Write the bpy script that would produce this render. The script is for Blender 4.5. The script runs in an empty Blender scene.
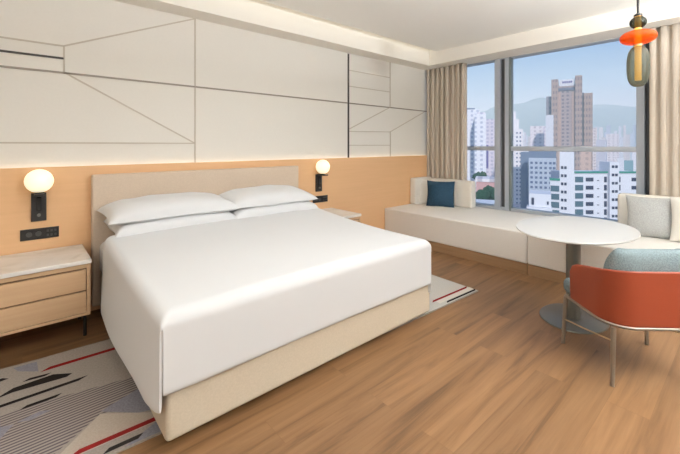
import bpy, bmesh, math, random
from mathutils import Vector, Matrix, noise
random.seed(7)
S = bpy.context.scene
C = S.collection
R = math.radians
YAW = R(41.06)
sA, cA = math.sin(YAW), math.cos(YAW)
EYE = 1.42

# ------------------------------------------------------------------ materials
def mat(name, col=(.8, .8, .8), rough=.6, metal=0., spec=.5, bump=0., bscale=200., var=0., vscale=8., sheen=0., coat=0.):
    m = bpy.data.materials.new(name); m.use_nodes = True
    nt = m.node_tree; N = nt.nodes; L = nt.links
    b = N['Principled BSDF']
    b.inputs['Base Color'].default_value = (*col, 1)
    b.inputs['Roughness'].default_value = rough
    b.inputs['Metallic'].default_value = metal
    b.inputs['Specular IOR Level'].default_value = spec
    if sheen: b.inputs['Sheen Weight'].default_value = sheen
    if coat: b.inputs['Coat Weight'].default_value = coat
    tc = N.new('ShaderNodeTexCoord')
    if var:
        n = N.new('ShaderNodeTexNoise'); n.inputs['Scale'].default_value = vscale; n.inputs['Detail'].default_value = 5
        L.new(tc.outputs['Object'], n.inputs['Vector'])
        r = N.new('ShaderNodeMix'); r.data_type = 'RGBA'
        r.inputs[6].default_value = (*[c * (1 - var) for c in col], 1)
        r.inputs[7].default_value = (*[min(1, c * (1 + var)) for c in col], 1)
        L.new(n.outputs['Fac'], r.inputs[0]); L.new(r.outputs[2], b.inputs['Base Color'])
    if bump:
        n = N.new('ShaderNodeTexNoise'); n.inputs['Scale'].default_value = bscale; n.inputs['Detail'].default_value = 3
        L.new(tc.outputs['Object'], n.inputs['Vector'])
        bp = N.new('ShaderNodeBump'); bp.inputs['Strength'].default_value = bump; bp.inputs['Distance'].default_value = .002
        L.new(n.outputs['Fac'], bp.inputs['Height']); L.new(bp.outputs['Normal'], b.inputs['Normal'])
    return m

def emis(name, col, strength):
    m = bpy.data.materials.new(name); m.use_nodes = True
    b = m.node_tree.nodes['Principled BSDF']
    b.inputs['Base Color'].default_value = (*col, 1)
    b.inputs['Emission Color'].default_value = (*col, 1)
    b.inputs['Emission Strength'].default_value = strength
    b.inputs['Roughness'].default_value = .3
    return m

def glassy(name, col, gloss=.06, tint=None, rough=.02):
    """thin coloured glass: tinted transparency under a fresnel reflection"""
    m = bpy.data.materials.new(name); m.use_nodes = True
    nt = m.node_tree; N = nt.nodes; L = nt.links
    N.remove(N['Principled BSDF'])
    out = N['Material Output']
    t = N.new('ShaderNodeBsdfTransparent'); t.inputs['Color'].default_value = (*col, 1)
    g = N.new('ShaderNodeBsdfGlossy'); g.inputs['Roughness'].default_value = rough
    f = N.new('ShaderNodeFresnel'); f.inputs['IOR'].default_value = 1.2 if gloss < .05 else 1.45
    mx = N.new('ShaderNodeMixShader')
    L.new(f.outputs[0], mx.inputs[0]); L.new(t.outputs[0], mx.inputs[1]); L.new(g.outputs[0], mx.inputs[2])
    last = mx
    if tint:
        d = N.new('ShaderNodeBsdfTranslucent'); d.inputs['Color'].default_value = (*tint, 1)
        d2 = N.new('ShaderNodeBsdfDiffuse'); d2.inputs['Color'].default_value = (*tint, 1)
        a = N.new('ShaderNodeMixShader'); a.inputs[0].default_value = .5
        L.new(d.outputs[0], a.inputs[1]); L.new(d2.outputs[0], a.inputs[2])
        m2 = N.new('ShaderNodeMixShader'); m2.inputs[0].default_value = .45
        L.new(mx.outputs[0], m2.inputs[1]); L.new(a.outputs[0], m2.inputs[2]); last = m2
    L.new(last.outputs[0], out.inputs['Surface'])
    return m

def floor_mat():
    m = bpy.data.materials.new('oak_floor'); m.use_nodes = True
    nt = m.node_tree; N = nt.nodes; L = nt.links; b = N['Principled BSDF']
    tc = N.new('ShaderNodeTexCoord')
    br = N.new('ShaderNodeTexBrick')
    br.offset = .37; br.offset_frequency = 2; br.squash = 1
    br.inputs['Scale'].default_value = 1
    br.inputs['Mortar Size'].default_value = .0012
    br.inputs['Mortar Smooth'].default_value = .3
    br.inputs['Brick Width'].default_value = 1.5
    br.inputs['Row Height'].default_value = .185
    br.inputs['Bias'].default_value = 0
    br.inputs['Color1'].default_value = (0, 0, 0, 1); br.inputs['Color2'].default_value = (1, 1, 1, 1)
    br.inputs['Mortar'].default_value = (.3, .3, .3, 1)
    L.new(tc.outputs['Object'], br.inputs['Vector'])
    mp = N.new('ShaderNodeMapping'); mp.inputs['Scale'].default_value = (.7, 11, 1)
    L.new(tc.outputs['Object'], mp.inputs['Vector'])
    # every plank takes its own slice of the grain
    vm = N.new('ShaderNodeVectorMath'); vm.operation = 'MULTIPLY_ADD'
    vm.inputs[1].default_value = (9, 5, 3)
    L.new(br.outputs['Color'], vm.inputs[0]); L.new(mp.outputs[0], vm.inputs[2])
    g = N.new('ShaderNodeTexNoise'); g.inputs['Scale'].default_value = 1.; g.inputs['Detail'].default_value = 9
    g.inputs['Roughness'].default_value = .62; g.inputs['Distortion'].default_value = .9
    L.new(vm.outputs[0], g.inputs['Vector'])
    mp2 = N.new('ShaderNodeMapping'); mp2.inputs['Scale'].default_value = (4, 110, 1)
    L.new(tc.outputs['Object'], mp2.inputs['Vector'])
    g2 = N.new('ShaderNodeTexNoise'); g2.inputs['Scale'].default_value = 1.; g2.inputs['Detail'].default_value = 4
    L.new(mp2.outputs[0], g2.inputs['Vector'])
    cr = N.new('ShaderNodeValToRGB')
    e = cr.color_ramp.elements
    e[0].position = .30; e[0].color = (.092, .047, .020, 1)
    e[1].position = .72; e[1].color = (.25, .138, .065, 1)
    k = e.new(.47); k.color = (.190, .098, .043, 1)
    L.new(g.outputs['Fac'], cr.inputs['Fac'])
    hv = N.new('ShaderNodeHueSaturation')
    mv = N.new('ShaderNodeMapRange'); mv.inputs['To Min'].default_value = .86; mv.inputs['To Max'].default_value = 1.10
    sp = N.new('ShaderNodeSeparateColor'); L.new(br.outputs['Color'], sp.inputs[0])
    L.new(sp.outputs[0], mv.inputs['Value']); L.new(mv.outputs[0], hv.inputs['Value'])
    L.new(cr.outputs[0], hv.inputs['Color'])
    fine = N.new('ShaderNodeMapRange'); fine.inputs['To Min'].default_value = .84; fine.inputs['To Max'].default_value = 1.12
    L.new(g2.outputs['Fac'], fine.inputs['Value'])
    h2 = N.new('ShaderNodeHueSaturation'); L.new(fine.outputs[0], h2.inputs['Value']); L.new(hv.outputs[0], h2.inputs['Color'])
    jm = N.new('ShaderNodeMix'); jm.data_type = 'RGBA'; jm.inputs[7].default_value = (.14, .07, .03, 1)
    jf = N.new('ShaderNodeMath'); jf.operation = 'MULTIPLY'; jf.inputs[1].default_value = .55
    L.new(br.outputs['Fac'], jf.inputs[0]); L.new(jf.outputs[0], jm.inputs[0]); L.new(h2.outputs[0], jm.inputs[6])
    L.new(jm.outputs[2], b.inputs['Base Color'])
    b.inputs['Roughness'].default_value = .42; b.inputs['Specular IOR Level'].default_value = .35
    bp = N.new('ShaderNodeBump'); bp.inputs['Strength'].default_value = .12; bp.inputs['Distance'].default_value = .002
    L.new(g2.outputs['Fac'], bp.inputs['Height']); L.new(bp.outputs[0], b.inputs['Normal'])
    return m

def wood_mat(name, c1, c2, axis='X', rough=.5):
    m = bpy.data.materials.new(name); m.use_nodes = True
    nt = m.node_tree; N = nt.nodes; L = nt.links; b = N['Principled BSDF']
    tc = N.new('ShaderNodeTexCoord'); mp = N.new('ShaderNodeMapping')
    mp.inputs['Scale'].default_value = {'X': (1.2, 30, 30), 'Y': (30, 1.2, 30), 'Z': (30, 30, 1.2)}[axis]
    L.new(tc.outputs['Object'], mp.inputs['Vector'])
    g = N.new('ShaderNodeTexNoise'); g.inputs['Scale'].default_value = 1.5; g.inputs['Detail'].default_value = 6; g.inputs['Distortion'].default_value = .4
    L.new(mp.outputs[0], g.inputs['Vector'])
    cr = N.new('ShaderNodeValToRGB'); e = cr.color_ramp.elements
    e[0].position = .3; e[0].color = (*c1, 1); e[1].position = .7; e[1].color = (*c2, 1)
    L.new(g.outputs['Fac'], cr.inputs['Fac']); L.new(cr.outputs[0], b.inputs['Base Color'])
    b.inputs['Roughness'].default_value = rough; b.inputs['Specular IOR Level'].default_value = .35
    return m

def weave_mat(name, c1, c2, scale=160, rough=.9, bump=.25):
    m = bpy.data.materials.new(name); m.use_nodes = True
    nt = m.node_tree; N = nt.nodes; L = nt.links; b = N['Principled BSDF']
    tc = N.new('ShaderNodeTexCoord')
    v = N.new('ShaderNodeTexVoronoi'); v.inputs['Scale'].default_value = scale
    L.new(tc.outputs['Object'], v.inputs['Vector'])
    n = N.new('ShaderNodeTexNoise'); n.inputs['Scale'].default_value = scale * .5; n.inputs['Detail'].default_value = 4
    L.new(tc.outputs['Object'], n.inputs['Vector'])
    cr = N.new('ShaderNodeValToRGB'); e = cr.color_ramp.elements
    e[0].position = .35; e[0].color = (*c1, 1); e[1].position = .65; e[1].color = (*c2, 1)
    L.new(n.outputs['Fac'], cr.inputs['Fac']); L.new(cr.outputs[0], b.inputs['Base Color'])
    b.inputs['Roughness'].default_value = rough; b.inputs['Specular IOR Level'].default_value = .2
    bp = N.new('ShaderNodeBump'); bp.inputs['Strength'].default_value = bump; bp.inputs['Distance'].default_value = .002
    L.new(v.outputs['Distance'], bp.inputs['Height']); L.new(bp.outputs[0], b.inputs['Normal'])
    return m

def marble_mat():
    m = bpy.data.materials.new('marble'); m.use_nodes = True
    nt = m.node_tree; N = nt.nodes; L = nt.links; b = N['Principled BSDF']
    tc = N.new('ShaderNodeTexCoord')
    n = N.new('ShaderNodeTexNoise'); n.inputs['Scale'].default_value = 4; n.inputs['Detail'].default_value = 8; n.inputs['Distortion'].default_value = 1.6
    L.new(tc.outputs['Object'], n.inputs['Vector'])
    cr = N.new('ShaderNodeValToRGB'); e = cr.color_ramp.elements
    e[0].position = .36; e[0].color = (.70, .66, .60, 1); e[1].position = .6; e[1].color = (.80, .77, .72, 1)
    k = e.new(.48); k.color = (.77, .735, .68, 1)
    L.new(n.outputs['Fac'], cr.inputs['Fac']); L.new(cr.outputs[0], b.inputs['Base Color'])
    b.inputs['Roughness'].default_value = .25
    return m

def stripes_mat(name, c1, c2, freq, axis=1):
    m = bpy.data.materials.new(name); m.use_nodes = True
    nt = m.node_tree; N = nt.nodes; L = nt.links; b = N['Principled BSDF']
    tc = N.new('ShaderNodeTexCoord')
    w = N.new('ShaderNodeTexWave'); w.bands_direction = 'XYZ'[axis]; w.inputs['Scale'].default_value = freq
    L.new(tc.outputs['Object'], w.inputs['Vector'])
    cr = N.new('ShaderNodeValToRGB'); e = cr.color_ramp.elements
    e[0].position = .35; e[0].color = (*c1, 1); e[1].position = .55; e[1].color = (*c2, 1)
    L.new(w.outputs['Fac'], cr.inputs['Fac']); L.new(cr.outputs[0], b.inputs['Base Color'])
    b.inputs['Roughness'].default_value = .95; b.inputs['Specular IOR Level'].default_value = .1
    return m

def facade_mat(name, wall, win, fw, fh, mortar_w=.5):
    """far facade: rows of windows as a pattern (object coords: x across, z up)"""
    m = bpy.data.materials.new(name); m.use_nodes = True
    nt = m.node_tree; N = nt.nodes; L = nt.links; b = N['Principled BSDF']
    tc = N.new('ShaderNodeTexCoord'); sp = N.new('ShaderNodeSeparateXYZ'); L.new(tc.outputs['Object'], sp.inputs[0])
    def band(sock, period, frac):
        a = N.new('ShaderNodeMath'); a.operation = 'DIVIDE'; a.inputs[1].default_value = period; L.new(sock, a.inputs[0])
        f = N.new('ShaderNodeMath'); f.operation = 'FRACT'; L.new(a.outputs[0], f.inputs[0])
        g = N.new('ShaderNodeMath'); g.operation = 'LESS_THAN'; g.inputs[1].default_value = frac; L.new(f.outputs[0], g.inputs[0])
        return g.outputs[0]
    bx_, bz_ = band(sp.outputs[0], fw, mortar_w), band(sp.outputs[2], fh, .5)
    mu = N.new('ShaderNodeMath'); mu.operation = 'MULTIPLY'; L.new(bx_, mu.inputs[0]); L.new(bz_, mu.inputs[1])
    mx = N.new('ShaderNodeMix'); mx.data_type = 'RGBA'; mx.inputs[6].default_value = (*wall, 1); mx.inputs[7].default_value = (*win, 1)
    L.new(mu.outputs[0], mx.inputs[0]); L.new(mx.outputs[2], b.inputs['Base Color'])
    b.inputs['Roughness'].default_value = .8; b.inputs['Specular IOR Level'].default_value = .2
    return m

M = dict(
    floor=floor_mat(),
    ceiling=mat('ceiling_paint', (.88, .87, .83), .9, spec=.1),
    soffit=mat('soffit_paint', (.83, .79, .72), .9, spec=.1),
    wall=mat('wall_paint', (.76, .71, .63), .9, spec=.1),
    upholstered=weave_mat('wall_fabric', (.765, .735, .675), (.775, .745, .685), 90, bump=.01),
    trim=mat('grey_bronze_inlay', (.53, .47, .39), .6, .0),
    trim_dark=mat('dark_bronze_inlay', (.045, .038, .032), .4, .3),
    panel=wood_mat('tan_laminate', (.70, .425, .225), (.73, .445, .24), 'X', .45),
    cab=wood_mat('cabinet_oak', (.52, .335, .195), (.565, .375, .22), 'X', .42),
    cab_dark=mat('drawer_gap', (.20, .115, .055), .7),
    plinth=wood_mat('plinth_oak', (.28, .165, .085), (.34, .205, .11), 'Y', .5),
    marble=marble_mat(),
    headboard=weave_mat('headboard_fabric', (.575, .465, .36), (.615, .50, .39), 220, bump=.1),
    boxspring=weave_mat('bed_base_fabric', (.55, .47, .36), (.59, .505, .39), 220, bump=.1),
    sheet=mat('white_cotton', (.69, .69, .69), .9, spec=.08, bump=.12, bscale=25),
    pillow=mat('pillow_cotton', (.73, .73, .735), .9, spec=.08, bump=.15, bscale=30),
    black=mat('black_metal', (.018, .016, .015), .4, .3),
    black_gloss=mat('black_gloss', (.012, .012, .012), .18),
    socket=mat('socket_grey', (.045, .042, .04), .4),
    steel=mat('brushed_steel', (.21, .205, .185), .38, .8),
    leg=mat('leg_metal', (.29, .255, .215), .42, .8),
    brass=mat('brass', (.62, .47, .28), .3, .9),
    tabletop=mat('table_white', (.62, .595, .555), .32, spec=.5),
    sofa=weave_mat('sofa_fabric', (.79, .755, .70), (.83, .79, .735), 260, bump=.12),
    sofa_back=weave_mat('sofa_back_fabric', (.75, .715, .65), (.79, .755, .69), 260, bump=.12),
    blue=weave_mat('blue_velvet', (.014, .038, .066), (.026, .062, .10), 120, bump=.2),
    greycush=weave_mat('grey_weave', (.31, .31, .30), (.43, .43, .415), 260, bump=.4),
    orange=mat('orange_leather', (.215, .036, .013), .45, spec=.4, bump=.1, bscale=300, var=.05),
    teal=weave_mat('grey_blue_fabric', (.125, .16, .17), (.20, .245, .255), 300, bump=.35),
    curtain=weave_mat('curtain_linen', (.52, .45, .37), (.57, .495, .41), 300, bump=.15),
    alu=mat('window_alu', (.42, .455, .505), .5, .15),
    alu_dark=mat('window_gasket', (.06, .065, .07), .5),
    alu_green=mat('window_alu_green', (.17, .20, .20), .4, .2),
    glass=glassy('window_glass', (.96, .98, .98), .03),
    globe=emis('opal_globe', (.95, .88, .64), .78),
    led=emis('warm_led', (1., .76, .46), 2.2),
    rug=weave_mat('rug_taupe', (.27, .235, .205), (.33, .29, .255), 200),
    rug_grey=weave_mat('rug_pale_grey', (.46, .445, .41), (.53, .51, .47), 200),
    rug_beige=weave_mat('rug_beige', (.40, .34, .28), (.45, .385, .32), 200),
    rug_stripe=stripes_mat('rug_stripe', (.12, .10, .105), (.31, .27, .24), 14, 1),
    rug_purple=weave_mat('rug_slate', (.185, .18, .205), (.245, .235, .265), 200),
    rug_red=mat('rug_red', (.21, .014, .013), .95, spec=.1),
    rug_black=mat('rug_black', (.018, .014, .013), .95, spec=.1),
    rug_white=mat('rug_white', (.62, .58, .52), .95, spec=.1),
    p_smoke=glassy('smoked_glass', (.22, .24, .18), .08, (.05, .055, .04)),
    p_orange=glassy('orange_glass', (.98, .34, .05), .08, (.90, .20, .02)),
    p_clear=glassy('grey_green_glass', (.62, .66, .59), .08, (.22, .25, .22)),
    p_tube=emis('amber_tube', (1., .50, .10), 1.15),
    apt=mat('apartment_white', (.64, .65, .70), .8, spec=.2),
    apt_w=mat('apartment_window', (.045, .06, .10), .3),
    apt_teal=mat('apartment_balcony_glass', (.085, .15, .19), .3),
    green=mat('green_roof_edge', (.05, .26, .20), .7),
    blueb=mat('blue_office', (.44, .50, .59), .6),
    bluew=mat('blue_office_window', (.10, .14, .25), .3),
    whitelow=mat('low_white', (.64, .65, .70), .8),
    dkglass=mat('dark_blue_tower', (.15, .20, .29), .4),
    tower=facade_mat('tower_brown', (.40, .285, .24), (.22, .165, .17), 3.0, 6.6, .55),
    tower_rib=mat('tower_rib', (.47, .32, .26), .8),
    tower_mid=facade_mat('tower_centre', (.40, .315, .31), (.19, .155, .18), 5.2, 4.1, .5),
    tower_slot=mat('tower_slot', (.12, .13, .19), .5),
    tower_grey=facade_mat('tower_grey', (.30, .28, .32), (.20, .19, .25), 4., 6., .5),
    sign=mat('tower_sign', (.72, .72, .76), .7),
    sign_t=mat('tower_sign_letters', (.10, .08, .30), .7),
    pinkw=facade_mat('pale_apartments', (.74, .69, .71), (.50, .46, .50), 5, 3.4, .4),
    whitet=mat('white_tower', (.76, .73, .75), .8),
    whitet2=facade_mat('white_towers', (.74, .74, .79), (.46, .49, .60), 4.2, 3.2, .42),
    mauve=facade_mat('mauve_tower', (.66, .60, .67), (.44, .42, .55), 3.6, 3.2, .5),
    tan=facade_mat('tan_block', (.60, .44, .37), (.46, .34, .30), 4, 3.6, .4),
    pinkroof=mat('pink_brick', (.56, .33, .32), .8),
    tealroof=mat('teal_block', (.22, .36, .40), .7),
    far=[mat('far_block_%d' % i, c, .85, spec=.1) for i, c in enumerate([(.66, .64, .68), (.55, .55, .62), (.60, .54, .54), (.44, .48, .58)])],
    ground=mat('city_ground', (.34, .33, .34), .9, var=.3, vscale=.03),
    forest=mat('forest_hill', (.055, .12, .085), .95, spec=.05, var=.4, vscale=.004),
    tree=mat('tree_leaves', (.045, .10, .07), .9, spec=.1, var=.35, vscale=.6),
    bark=mat('tree_bark', (.12, .08, .05), .9),
)

# ------------------------------------------------------------------ mesh helpers
def link(name, bm, m, parent=None, bevel=0, segs=3, smooth=True, sub=0, solid=0, loc=None, rot=None):
    me = bpy.data.meshes.new(name)
    bmesh.ops.recalc_face_normals(bm, faces=bm.faces[:])
    if smooth:
        for f in bm.faces: f.smooth = True
    bm.to_mesh(me); bm.free()
    for x in (m if isinstance(m, (list, tuple)) else [m]): me.materials.append(x)
    o = bpy.data.objects.new(name, me); C.objects.link(o)
    if parent is not None: o.parent = parent
    if loc is not None: o.location = loc
    if rot is not None: o.rotation_euler = rot
    if solid:
        k = o.modifiers.new('solid', 'SOLIDIFY'); k.thickness = solid; k.offset = 0
    if bevel:
        k = o.modifiers.new('bevel', 'BEVEL'); k.width = bevel; k.segments = segs; k.limit_method = 'ANGLE'; k.angle_limit = R(40)
        k.harden_normals = False
    if sub:
        k = o.modifiers.new('sub', 'SUBSURF'); k.levels = sub; k.render_levels = sub
    if smooth and not sub:
        try: me.set_sharp_from_angle(angle=R(42))
        except Exception: pass
    return o

def addbox(bm, a, b):
    x0, y0, z0 = a; x1, y1, z1 = b
    v = [bm.verts.new(p) for p in ((x0, y0, z0), (x1, y0, z0), (x1, y1, z0), (x0, y1, z0), (x0, y0, z1), (x1, y0, z1), (x1, y1, z1), (x0, y1, z1))]
    for q in ((0, 3, 2, 1), (4, 5, 6, 7), (0, 1, 5, 4), (1, 2, 6, 5), (2, 3, 7, 6), (3, 0, 4, 7)): bm.faces.new([v[i] for i in q])

def box(name, a, b, m, parent=None, bevel=0, segs=3, **k):
    bm = bmesh.new(); addbox(bm, a, b)
    return link(name, bm, m, parent, bevel, segs, **k)

def lathe(bm, prof, seg=40, c=(0, 0, 0), sx=1, sy=1):
    rings = []
    for r, z in prof:
        if r < 1e-6: rings.append([bm.verts.new((c[0], c[1], c[2] + z))])
        else: rings.append([bm.verts.new((c[0] + r * sx * math.cos(2 * math.pi * i / seg), c[1] + r * sy * math.sin(2 * math.pi * i / seg), c[2] + z)) for i in range(seg)])
    for p, q in zip(rings, rings[1:]):
        for i in range(seg):
            j = (i + 1) % seg
            if len(p) == 1 and len(q) == 1: continue
            if len(p) == 1: bm.faces.new((p[0], q[j], q[i]))
            elif len(q) == 1: bm.faces.new((p[i], p[j], q[0]))
            else: bm.faces.new((p[i], p[j], q[j], q[i]))

def tube(bm, pts, r, seg=12, closed=False, r_end=None):
    pts = [Vector(p) for p in pts]; n = len(pts); rings = []
    up = Vector((0, 0, 1))
    for i, p in enumerate(pts):
        if closed: t = pts[(i + 1) % n] - pts[i - 1]
        else: t = pts[min(i + 1, n - 1)] - pts[max(i - 1, 0)]
        t.normalize()
        u = up if abs(t.z) < .95 else Vector((1, 0, 0))
        a = t.cross(u).normalized(); b = a.cross(t).normalized()
        rr = r if r_end is None else r + (r_end - r) * i / (n - 1)
        rings.append([bm.verts.new(p + a * rr * math.cos(2 * math.pi * k / seg) + b * rr * math.sin(2 * math.pi * k / seg)) for k in range(seg)])
    for i in range(n if closed else n - 1):
        p, q = rings[i], rings[(i + 1) % n]
        for k in range(seg): bm.faces.new((p[k], p[(k + 1) % seg], q[(k + 1) % seg], q[k]))
    if not closed:
        bm.faces.new(rings[0][::-1]); bm.faces.new(rings[-1])

def empty(name, loc=(0, 0, 0), rz=0):
    o = bpy.data.objects.new(name, None); C.objects.link(o); o.empty_display_size = .1
    o.location = loc; o.rotation_euler = (0, 0, rz); return o

def tag(o, label, cat, group=None, kind=None):
    o['label'] = label; o['category'] = cat
    if group: o['group'] = group
    if kind: o['kind'] = kind
    return o

def struct(o, label=None):
    o['kind'] = 'structure'
    if label: o['label'] = label
    return o

def copy_tree(o, parent=None):
    c = o.copy(); C.objects.link(c)
    if parent is not None: c.parent = parent
    for ch in list(o.children): copy_tree(ch, c)
    return c

def cushion_bm(w, h, t, n=26, pinch=.06, p=2.4, q=.55, seed=0, wr=.0, under=1.):
    """knife-edge pillow lying in XY, thickness t along Z, softly pulled in sides and drawn-out corners"""
    bm = bmesh.new()
    grid = {}
    for side in (1, -1):
        for i in range(n + 1):
            for j in range(n + 1):
                edge = i in (0, n) or j in (0, n)
                if side < 0 and edge: grid[(side, i, j)] = grid[(1, i, j)]; continue
                a = -math.cos(math.pi * i / n); b = -math.cos(math.pi * j / n)
                a = a * .35 + (2 * i / n - 1) * .65; b = b * .35 + (2 * j / n - 1) * .65
                x = a * w / 2 * (1 - pinch * (1 - abs(b) ** 2) * abs(a) ** 3)
                y = b * h / 2 * (1 - pinch * (1 - abs(a) ** 2) * abs(b) ** 3)
                z = side * t / 2 * (1 if side > 0 else under) * (max(0, (1 - abs(a) ** p)) * max(0, (1 - abs(b) ** p))) ** q
                if wr and not edge: z += wr * noise.noise(Vector((x * 6 + seed, y * 6, side * 3.1)))
                grid[(side, i, j)] = bm.verts.new((x, y, z))
    for side in (1, -1):
        for i in range(n):
            for j in range(n):
                f = [grid[(side, i, j)], grid[(side, i + 1, j)], grid[(side, i + 1, j + 1)], grid[(side, i, j + 1)]]
                bm.faces.new(f if side > 0 else f[::-1])
    return bm

# ------------------------------------------------------------------ room shell
WY = 3.80
struct(box('floor', (-2.4, -2.2, -.1), (5.8, WY + .2, 0), M['floor'], smooth=False))
struct(box('ceiling', (-2.4, -2.2, 2.92), (5.03, 3.40, 2.96), M['ceiling'], smooth=False))
struct(box('ceiling_slab', (-2.4, -2.2, 3.12), (5.6, WY + .2, 3.25), M['ceiling'], smooth=False))
struct(box('wall_back', (-2.4, WY, -.1), (5.62, WY + .2, 3.12), M['upholstered'], smooth=False))
struct(box('wall_left', (-2.5, -2.2, -.1), (-2.4, WY + .2, 3.25), M['wall'], smooth=False))
struct(box('wall_front', (-2.5, -2.3, -.1), (5.62, -2.2, 3.25), mat('grey_wall_paint', (.42, .42, .41), .9), smooth=False))
struct(box('wall_right', (5.38, -2.2, -.1), (5.62, WY, .42), M['wall'], smooth=False))
# the dropped soffits over headboard wall and window
bm = bmesh.new(); addbox(bm, (-2.4, 3.545, 2.715), (5.60, WY, 3.12)); struct(link('trim_1', bm, M['soffit'], smooth=False), 'dropped cream soffit above the headboard wall')
bm = bmesh.new(); addbox(bm, (5.02, -2.2, 2.72), (5.56, 3.545, 3.12)); struct(link('trim_2', bm, M['soffit'], smooth=False), 'dropped soffit above the window')
# tan panelling below the light slot
struct(box('trim_3', (-2.4, 3.75, 0), (5.40, 3.768, 1.243), M['panel'], bevel=.002), 'tan wood panelling behind the bed')

def strip(name, a, b, w, m, d=.006):
    """an inlay strip on the headboard wall from (x,z) to (x,z)"""
    a = Vector((a[0], 0, a[1])); b = Vector((b[0], 0, b[1])); t = (b - a).normalized(); n = Vector((-t.z, 0, t.x)) * w / 2
    bm = bmesh.new(); v = []
    for y in (WY - d, WY + .001):
        for p in (a - n, b - n, b + n, a + n): v.append(bm.verts.new((p.x, y, p.z)))
    for q in ((0, 1, 2, 3), (7, 6, 5, 4), (0, 4, 5, 1), (1, 5, 6, 2), (2, 6, 7, 3), (3, 7, 4, 0)): bm.faces.new([v[i] for i in q])
    return struct(link(name, bm, m, smooth=False))
T, D_ = M['trim'], M['trim_dark']
lines = [((-2.4, 2.243), (.263, 2.243), .012, T), ((.263, 2.244), (1.338, 2.715), .012, T), ((.263, 2.244), (.263, 2.02), .012, T),
         ((-2.4, 2.137), (.263, 2.139), .017, D_), ((.263, 2.025), (1.338, 1.437), .012, T), ((-2.4, 1.438), (1.338, 1.437), .012, T),
         ((1.338, 2.715), (1.338, 1.2), .014, T), ((3.465, 2.705), (3.465, 1.2), .028, D_),
         ((4.35, 2.715), (4.35, 2.01), .016, T), ((4.355, 1.627), (4.355, 1.2), .016, T),
         ((3.48, 2.475), (4.34, 2.475), .010, T), ((3.48, 2.25), (4.34, 2.25), .010, T),
         ((3.48, 1.613), (4.355, 1.625), .010, T), ((3.48, 1.416), (4.355, 1.416), .010, T),
         ((3.48, 1.646), (4.35, 2.01), .012, T), ((4.355, 1.627), (5.27, 2.003), .012, T),
         ((-2.4, 2.028), (5.40, 2.004), .016, mat('bronze_inlay', (.25, .215, .175), .5, .1))]
for k, (a, b, w, m) in enumerate(lines): strip('trim_%d' % (k + 4), a, b, w, m)

# window
win = struct(empty('window_1', (5.45, 1.5, .42)), 'wide window onto the city')
def wpart(name, a, b, m, **k):
    o = box(name, (a[0] - 5.45, a[1] - 1.5, a[2] - .42), (b[0] - 5.45, b[1] - 1.5, b[2] - .42), m, win, **k); return o
wpart('window_sill', (5.30, -2.2, .40), (5.60, WY - .01, .445), M['tabletop'], bevel=.006)
for (y0, y1) in ((2.56, 2.645), (.865, .945)):
    wpart('mullion', (5.42, y0, .445), (5.60, y1, 2.72), M['alu'], bevel=.006)
wpart('mullion', (5.46, 2.50, .445), (5.55, 2.555, 2.72), M['alu_dark'])
wpart('mullion', (5.43, 2.435, .445), (5.60, 2.495, 2.72), M['alu'], bevel=.006)
wpart('mullion', (5.435, 2.40, .445), (5.50, 2.432, 2.72), M['alu_green'], bevel=.004)
wpart('mullion', (5.46, .825, .445), (5.55, .862, 2.72), M['alu_dark'])
wpart('mullion', (5.44, .74, .445), (5.60, .82, 2.72), M['alu'], bevel=.006)
wpart('transom', (5.43, 2.645, 1.335), (5.59, WY - .02, 1.40), M['alu'], bevel=.006)
wpart('transom', (5.43, .945, 1.335), (5.59, 2.40, 1.40), M['alu'], bevel=.006)
wpart('transom', (5.43, -2.2, 1.335), (5.59, .74, 1.40), M['alu'], bevel=.006)
wpart('window_frame', (5.44, -2.2, .445), (5.59, WY - .02, .49), M['alu'], bevel=.004)
wpart('window_frame', (5.44, -2.2, 2.712), (5.59, WY - .02, 2.735), M['alu'], bevel=.004)
for (y0, y1) in ((2.645, WY - .02), (.945, 2.40), (-2.2, .74)):
    for (z0, z1) in ((.49, 1.335), (1.40, 2.714)):
        wpart('pane', (5.505, y0, z0), (5.517, y1, z1), M['glass'], smooth=False)

# ------------------------------------------------------------------ curtains
def curtain(name, y0, y1, label, x=5.275, amp=.026, per=.095, z0=.47, z1=2.715, seed=0):
    n = int((y1 - y0) / per * 14); bm = bmesh.new(); rows = []
    zs = [z0 + (z1 - z0) * k / 8 for k in range(9)]
    rnd = random.Random(seed); ph = [rnd.uniform(-.35, .35) for _ in range(60)]
    for z in zs:
        row = []
        for i in range(n + 1):
            s = i / n; y = y0 + (y1 - y0) * s
            c = (y - y0) / per; w = 2 * math.pi * c + ph[int(c) % 60] * math.sin(math.pi * (c % 1)) ** 2 * 2
            a = amp * (1 + .25 * math.sin(c * 1.7 + seed)) * (.9 + .1 * math.sin(z * 2 + c))
            px = math.cos(w); px = math.copysign(abs(px) ** .95, px)
            row.append(bm.verts.new((x + a * px, y + .012 * math.sin(2 * w), z)))
        rows.append(row)
    for p, q in zip(rows, rows[1:]):
        for i in range(n): bm.faces.new((p[i], p[i + 1], q[i + 1], q[i]))
    o = link(name, bm, M['curtain'], solid=.003)
    return tag(o, label, 'curtain', 'window curtains')
curtain('curtain', 3.03, 3.745, 'beige pleated curtain hanging beside the headboard wall', seed=1)
curtain('curtain', -.6, .815, 'beige pleated curtain hanging behind the hanging glass lamp', seed=2)

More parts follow.
